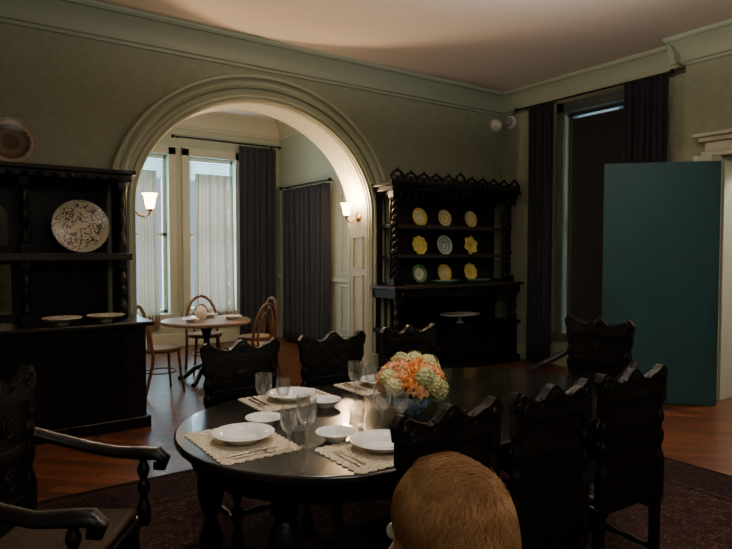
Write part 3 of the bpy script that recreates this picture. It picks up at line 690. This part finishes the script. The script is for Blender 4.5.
setting(.995,2.32,-pi/2,'at the rounded head of the table',(1.18,2.49),((1.19,2.11),(1.105,2.105)),(1.27,2.33))
setting(1.42,1.895,0,'at the near long side of the table',(1.33,2.115),((1.57,2.11),(1.66,2.09)),(1.51,2.22))
setting(1.50,2.84,pi,'beside the arch side of the table',(1.58,2.615),((1.26,2.66),(1.35,2.63)),(1.42,2.55))
setting(2.10,2.84,pi,'on the far long side of the table',(2.26,2.64),((1.80,2.66),(1.89,2.64)),(2.02,2.60))
# ------------------------------------------------------------ flowers
bx,by=1.87,2.28
bowlm=M('blue_white_porcelain',(.60,.68,.75),.18,noise=30,col2=(.05,.13,.38))
m=MB().lathe([(.001,0),(.055,0),(.06,.01),(.09,.03),(.122,.06),(.134,.095),(.127,.095),(.112,.06),(.001,.03)],n=40)
tag(m.obj('flower_bowl',bowlm,loc=(bx,by,ZT)),'blue and white porcelain bowl holding flowers on the table','bowl')
fl=thing('flower_arrangement','rounded bouquet of peach roses and green-cream hydrangeas in a bowl','flowers',(bx,by,ZT+.070))
orange=M('rose_orange',(.88,.40,.12),.7,noise=30,col2=(.80,.28,.07),spec=.2); peach=M('rose_peach',(.92,.58,.30),.7,noise=30,col2=(.88,.46,.22),spec=.2); pink=M('rose_coral',(.88,.46,.26),.7,spec=.2)
yel=M('hydrangea_cream',(.84,.78,.42),.8,noise=20,col2=(.68,.64,.30),spec=.2); grn=M('hydrangea_green',(.64,.66,.32),.8,noise=20,col2=(.50,.53,.24),spec=.2); leafm=M('leaf_green',(.05,.11,.03),.6)
def rose_mesh(r):
    m=MB()
    for ring,(cnt,rad,tilt,hgt) in enumerate([(3,.25,.15,.9),(4,.45,.35,.85),(5,.68,.6,.7),(6,.92,.95,.5)]):
        for i in range(cnt):
            a0=2*pi*i/cnt+ring*.5; vs=[];fs=[]; nu,nv=6,4; span=2*pi/cnt*.75
            for v in range(nv+1):
                q=v/nv
                for u in range(nu+1):
                    p=u/nu-.5; a=a0+p*span*(1-.25*q*q)
                    rr=r*(.10+(rad-.10)*q**.7)+ (r*.14*tilt*q**3); z=r*(hgt*q**.9-.15)+(-r*.10*tilt*q**4) - r*.15*(abs(p)*2)**2*q
                    vs.append((rr*cos(a),rr*sin(a),z))
            for v in range(nv):
                for u in range(nu): fs.append((v*(nu+1)+u,v*(nu+1)+u+1,(v+1)*(nu+1)+u+1,(v+1)*(nu+1)+u))
            m.add(vs,fs)
    m.sph((0,0,r*.1),(r*.6,r*.6,r*.35),12,8)
    return m
def hyd_mesh(r):
    m=MB().sph((0,0,0),r*.80,14,10); K=70
    for i in range(K):
        z=1-2*(i+.5)/K; a=i*2.39996; s=sqrt(1-z*z); nrm=Vector((s*cos(a),s*sin(a),z))
        q=nrm.to_track_quat('Z','Y').to_matrix().to_4x4(); st=len(m.v); f=.26*r; rot0=random.random()*2; hh=random.uniform(.82,1.0)
        for k in range(4):
            b=rot0+k*pi/2; e1=(cos(b),sin(b)); e2=(-sin(b),cos(b))
            pts=[(0,0,0),(f*.6*e1[0]+f*.5*e2[0],f*.6*e1[1]+f*.5*e2[1],f*.25),(f*e1[0],f*e1[1],f*.4),(f*.6*e1[0]-f*.5*e2[0],f*.6*e1[1]-f*.5*e2[1],f*.25)]
            m.add(pts,[(0,1,2,3)])
        m.xf(Matrix.Translation(nrm*r*hh)@q,st)
    return m
rm=[rose_mesh(.048).obj('rose',mm_,fl,nrm=False).data for mm_ in (orange,peach,pink)]
hm=[hyd_mesh(.050).obj('hydrangea',mm_,fl,nrm=False).data for mm_ in (yel,grn)]
first=[o for o in fl.children]
K=32
for i in range(K):
    z=1-(i+.5)/K*1.18; a=i*2.39996; s=sqrt(max(0,1-z*z)); nrm=Vector((s*cos(a),s*sin(a),z))
    p=Vector((nrm.x*.138,nrm.y*.138,.072+nrm.z*.112))
    isr=(i%2==0) or random.random()<.15
    if i<5: o=first[i]
    else:
        me=(random.choice(rm) if isr else random.choice(hm)); o=bpy.data.objects.new('rose' if isr else 'hydrangea',me); COL.objects.link(o); o.parent=fl
    o.location=p; q=nrm.to_track_quat('Z','Y'); o.rotation_euler=q.to_euler()
    s_=random.uniform(.88,1.12); o.scale=(s_,s_,s_)
m=MB()
for i in range(26):
    a=i*2.4; z=random.uniform(.0,.05); st=len(m.v); m.add([(0,0,0),(.025,.03,.006),(0,.075,.0),(-.025,.03,.006)],[(0,1,2,3)])
    m.xf(Matrix.Translation((.11*cos(a),.11*sin(a),z+.03))@Matrix.Rotation(a-pi/2,4,'Z')@Matrix.Rotation(random.uniform(-.5,.5),4,'X'),st)
m.sph((0,0,.06),(.105,.105,.085),16,10)
fo=m.obj('foliage',leafm,fl)
# ------------------------------------------------------------ annex table and chairs
at=thing('round_table','small round wooden pedestal table set for coffee','table',(2.54,6.92,0))
MB().lathe([(.001,.70),(.50,.70),(.52,.71),(.52,.735),(.51,.745),(.001,.745)],n=56).obj('table_top',M('table_tan_wood',(.36,.22,.13),.3,noise=8),at)
MB().lathe([(.09,.10),(.07,.14),(.04,.25),(.05,.35),(.035,.5),(.06,.62),(.12,.70)],n=20).obj('pedestal',wood,at)
for k in range(4):
    a=pi/4+k*pi/2; MB().tube([(.03*cos(a),.03*sin(a),.2),(.15*cos(a),.15*sin(a),.16),(.28*cos(a),.28*sin(a),.05),(.36*cos(a),.36*sin(a),.03)],[.035,.03,.025,.03],8).obj('foot',wood,at)
bc=thing('bentwood_chair','brown bentwood chair with looped back by the round table','chair',(0,0,0),0,'bentwood chairs at the round table')
MB().lathe([(.001,.445),(.17,.445),(.195,.45),(.20,.465),(.19,.475),(.001,.47)],n=32).obj('seat',cane,bc)
MB().lathe([(.19,.43),(.205,.435),(.207,.465),(.195,.478),(.185,.47)],n=32).obj('seat_rim',bent,bc)
for x,y in ((-.13,.14),(.13,.14)): MB().tube([(x,y,.45),(x*1.15,y*1.1,.2),(x*1.35,y*1.3,0)],[.017,.015,.012],8).obj('leg',bent,bc)
pts=[]
for i in range(25):
    q=i/24
    if q<.3: t=q/.3; pts.append((-.19+.0*t,-.24+.09*min(1,t*1.6)-.07*max(0,t-.62),.0+.6*t))
    elif q>.7: t=(1-q)/.3; pts.append((.19,-.24+.09*min(1,t*1.6)-.07*max(0,t-.62),.6*t))
    else: a=pi-(q-.3)/.4*pi; pts.append((.19*cos(a),-.177-.05*sin(a),.6+.32*sin(a)))
MB().tube(pts,.018,8).obj('back_frame',bent,bc)
pts=[]
for i in range(17):
    a=pi-i/16*pi; pts.append((.11*cos(a),-.17-.03*sin(a),.55+.26*sin(a)))
pts=[(-.09,-.16,.47)]+pts+[(.09,-.16,.47)]
MB().tube(pts,.012,8).obj('back_loop',bent,bc)
pts=[(.16*cos(2*pi*i/24),.16*sin(2*pi*i/24),.22) for i in range(25)]
MB().tube(pts,.009,6,cap=False).obj('stretcher_ring',bent,bc)
bc.scale=(1.05,1.05,1.05)
bc.location=(1.94,6.72,0); bc.rotation_euler=(0,0,-pi/2+.1)
dup(bc,(2.86,6.36,0),radians(28)); dup(bc,(3.18,6.95,0),radians(90)); dup(bc,(2.75,7.55,0),radians(172))
for x,y,r_ in ((2.31,6.78,.10),(2.66,7.20,.12),(2.82,6.82,.12)): 
    o=tag(dplate(r_).obj('breakfast_plate',china,loc=(x,y,.746)),'white plate on the round table','plate','white plates on the round table')
def cup(x,y,z,s):
    e=thing('coffee_pot','white china pot on the round table','pot',(x,y,z))
    MB().lathe([(.001,0),(.035*s,0),(.05*s,.03*s),(.052*s,.07*s),(.035*s,.10*s),(.03*s,.11*s),(.001,.125*s)],n=24).obj('body',china,e)
    MB().tube([(.05*s,0,.03*s),(.085*s,0,.045*s),(.085*s,0,.085*s),(.045*s,0,.09*s)],.006*s,6).obj('handle',china,e)
    MB().tube([(-.045*s,0,.05*s),(-.075*s,0,.07*s),(-.09*s,0,.10*s)],[.012*s,.009*s,.007*s],8).obj('spout',china,e)
cup(2.50,6.98,.746,1.35)
# ------------------------------------------------------------ child (seen from behind)
ch=thing('person','child with short sandy-blond hair standing and looking toward the table','person',(.540,.577,.013),radians(14))
skin=M('skin',(.62,.36,.25),.5,noise=15,col2=(.58,.32,.22))
S=MB()
HZ=1.152
S.sph((0,-.004,HZ+.028),(.064,.080,.079),28,18)
S.sph((0,.030,HZ-.030),(.052,.055,.066),24,14)
S.sph((0,.052,HZ-.072),(.026,.024,.022),16,10)
S.sph((0,.086,HZ-.012),(.011,.016,.014),12,8); S.tube([(0,.078,HZ+.012),(0,.090,HZ-.010)],[.008,.010],10)
S.sph((-.038,.055,HZ-.028),(.022,.02,.022)); S.sph((.038,.055,HZ-.028),(.022,.02,.022))
for sx in (-1,1): S.sph((sx*.070,-.002,HZ-.010),(.010,.018,.028),14,10)
S.tube([(0,-.012,HZ-.04),(0,-.014,1.06),(0,-.01,1.02)],[.044,.042,.055],16)
S.tube([(0,-.01,1.02),(0,-.01,.98),(0,-.005,.88),(0,0,.76),(0,0,.66)],[.055,.095,.115,.105,.11],20,1.15,.75)
for sx in (-1,1):
    S.tube([(sx*.10,-.01,.975),(sx*.145,-.01,.95),(sx*.165,-.015,.83),(sx*.17,-.01,.79),(sx*.175,.02,.68),(sx*.176,.035,.62)],[.045,.042,.034,.031,.026,.020],14)
    S.sph((sx*.176,.042,.585),(.016,.032,.042),14,10)
    for k,(yy,ln,r) in enumerate(((.068,.050,.0075),(.052,.058,.008),(.036,.055,.008),(.022,.044,.007))):
        S.tube([(sx*.176,yy,.565),(sx*.174,yy+.003,.540),(sx*.168,yy+.002,.565-ln)],[r,r*.95,r*.8],8)
    S.tube([(sx*.172,.066,.60),(sx*.160,.085,.575),(sx*.156,.09,.555)],[.010,.009,.007],8)
    S.tube([(sx*.055,0,.68),(sx*.065,0,.60),(sx*.070,.005,.36),(sx*.072,-.005,.22),(sx*.072,-.01,.07)],[.075,.072,.050,.045,.030],16)
    S.tube([(sx*.072,-.03,.035),(sx*.075,.04,.03),(sx*.08,.10,.026)],[.030,.028,.022],12)
body=S.obj('body',skin,ch,smooth=180)
rm_=body.modifiers.new('r','REMESH'); rm_.mode='VOXEL'; rm_.voxel_size=.006; rm_.use_smooth_shade=True
sm=body.modifiers.new('s','SMOOTH'); sm.iterations=3; sm.factor=.5
for sx in (-1,1):
    MB().sph((sx*.028,.070,HZ+.004),(.0115,.0115,.0115),16,10).obj('eye',china,ch)
    MB().sph((sx*.028,.0795,HZ+.004),(.005,.003,.005),10,6).obj('iris',blackm,ch)
MB().tube([(-.020,.074,HZ-.042),(0,.081,HZ-.043),(.020,.074,HZ-.042)],[.003,.006,.003],8).obj('mouth',M('lips',(.5,.2,.17),.5),ch)
C=MB()
C.tube([(0,-.01,1.025),(0,-.01,.99),(0,-.005,.88),(0,0,.76),(0,0,.64)],[.065,.108,.128,.120,.125],22,1.15,.78)
for sx in (-1,1): C.tube([(sx*.08,-.01,.975),(sx*.145,-.01,.952),(sx*.160,-.013,.88),(sx*.165,-.015,.83)],[.055,.052,.047,.046],16)
o=C.obj('shirt',M('navy_shirt',(.03,.045,.08),.85,noise=30),ch,smooth=180); q=o.modifiers.new('r','REMESH'); q.mode='VOXEL'; q.voxel_size=.01; q.use_smooth_shade=True
C=MB()
C.tube([(0,0,.70),(0,0,.64)],[.118,.118],20,1.12,.8)
for sx in (-1,1): C.tube([(sx*.055,0,.68),(sx*.066,0,.58),(sx*.071,.003,.36),(sx*.073,-.005,.10)],[.085,.082,.062,.052],16)
o=C.obj('trousers',M('dark_trousers',(.04,.04,.045),.9),ch,smooth=180); q=o.modifiers.new('r','REMESH'); q.mode='VOXEL'; q.voxel_size=.01; q.use_smooth_shade=True
for sx in (-1,1):
    C=MB().tube([(sx*.072,-.045,.045),(sx*.075,.03,.042),(sx*.08,.11,.034)],[.044,.044,.034],14).box(sx*.077-.04,sx*.077+.04,-.08,.13,0.0,.03); C.obj('shoe',blackm,ch,bev=.006)
hairm=M('sandy_hair',(.42,.23,.105),.8,noise=14,col2=(.30,.15,.065),spec=.12)
n=48;k=18;vs=[];fs=[]
C0=Vector((0,-.006,HZ+.028)); RA=(.068,.085,.085)
def hline(a):
    f=max(0,cos(a)); side=math.exp(-((abs(((a+pi)%(2*pi))-pi)-pi/2+.15)/.30)**2)
    return radians(122 - 58*f**1.3 - 14*side)
def scalp(a,t):
    ph=t*hline(a)
    return Vector((sin(ph)*sin(a)*RA[0],sin(ph)*cos(a)*RA[1],cos(ph)*RA[2]))
hc=MB()
for j in range(k+1):
    for i in range(n): vs.append(tuple(C0+scalp(2*pi*i/n,max(.001,j/k))))
for j in range(k):
    for i in range(n): fs.append((j*n+i,j*n+(i+1)%n,(j+1)*n+(i+1)%n,(j+1)*n+i))
hc.add(vs,fs)
hair=hc.obj('hair',M('hair_scalp',(.30,.16,.075),.9,noise=80),ch,smooth=180)
hs=MB(); rnd=random.Random(3)
wh=Vector((.008,-.052,.066))
for i in range(26000):
    a=rnd.uniform(0,2*pi); t=sqrt(rnd.uniform(0,1))
    p=scalp(a,t); nrm=Vector((p.x/RA[0]**2,p.y/RA[1]**2,p.z/RA[2]**2)).normalized()
    away=(p-wh); away=away-nrm*away.dot(nrm)
    if away.length<1e-4: continue
    dist=away.length; away.normalize(); sw_=nrm.cross(away)
    clump=.5*sin(p.x*110+p.y*70)*cos(p.z*90+p.y*50)+rnd.uniform(-.35,.35)
    dirv=(away*.8+sw_*(.7*math.exp(-dist/.05)+clump)+Vector((0,0,-.45))*(t>.4)).normalized()
    L_=rnd.uniform(.014,.028)*(1-.35*(t>.85)); lift=rnd.uniform(.12,.36)+.12*sin(p.x*90+p.z*70)*cos(p.y*80)
    pts=[];cur=p.copy(); dv=(dirv+nrm*lift*1.2).normalized()
    for s in range(4):
        pts.append(tuple(C0+cur)); cur=cur+dv*L_/3; dv=(dv-nrm*.24+Vector((0,0,-.12))).normalized()
        rr=Vector((cur.x/(RA[0]+.003),cur.y/(RA[1]+.003),cur.z/(RA[2]+.003))).length
        if rr<1: cur/=rr
    hs.tube(pts,[.00028,.00028,.00022,.00008],3,cap=False)
hs.obj('hair_strands',hairm,hair,smooth=180,nrm=False)
# ------------------------------------------------------------ camera
cam=bpy.data.cameras.new('cam'); co=bpy.data.objects.new('camera',cam); COL.objects.link(co); SC.camera=co
cam.sensor_width=36; cam.lens=600/732*36; cam.clip_start=.05
co.location=(0,0,1.55); co.rotation_euler=(radians(90-2.15),0,radians(-35.1))
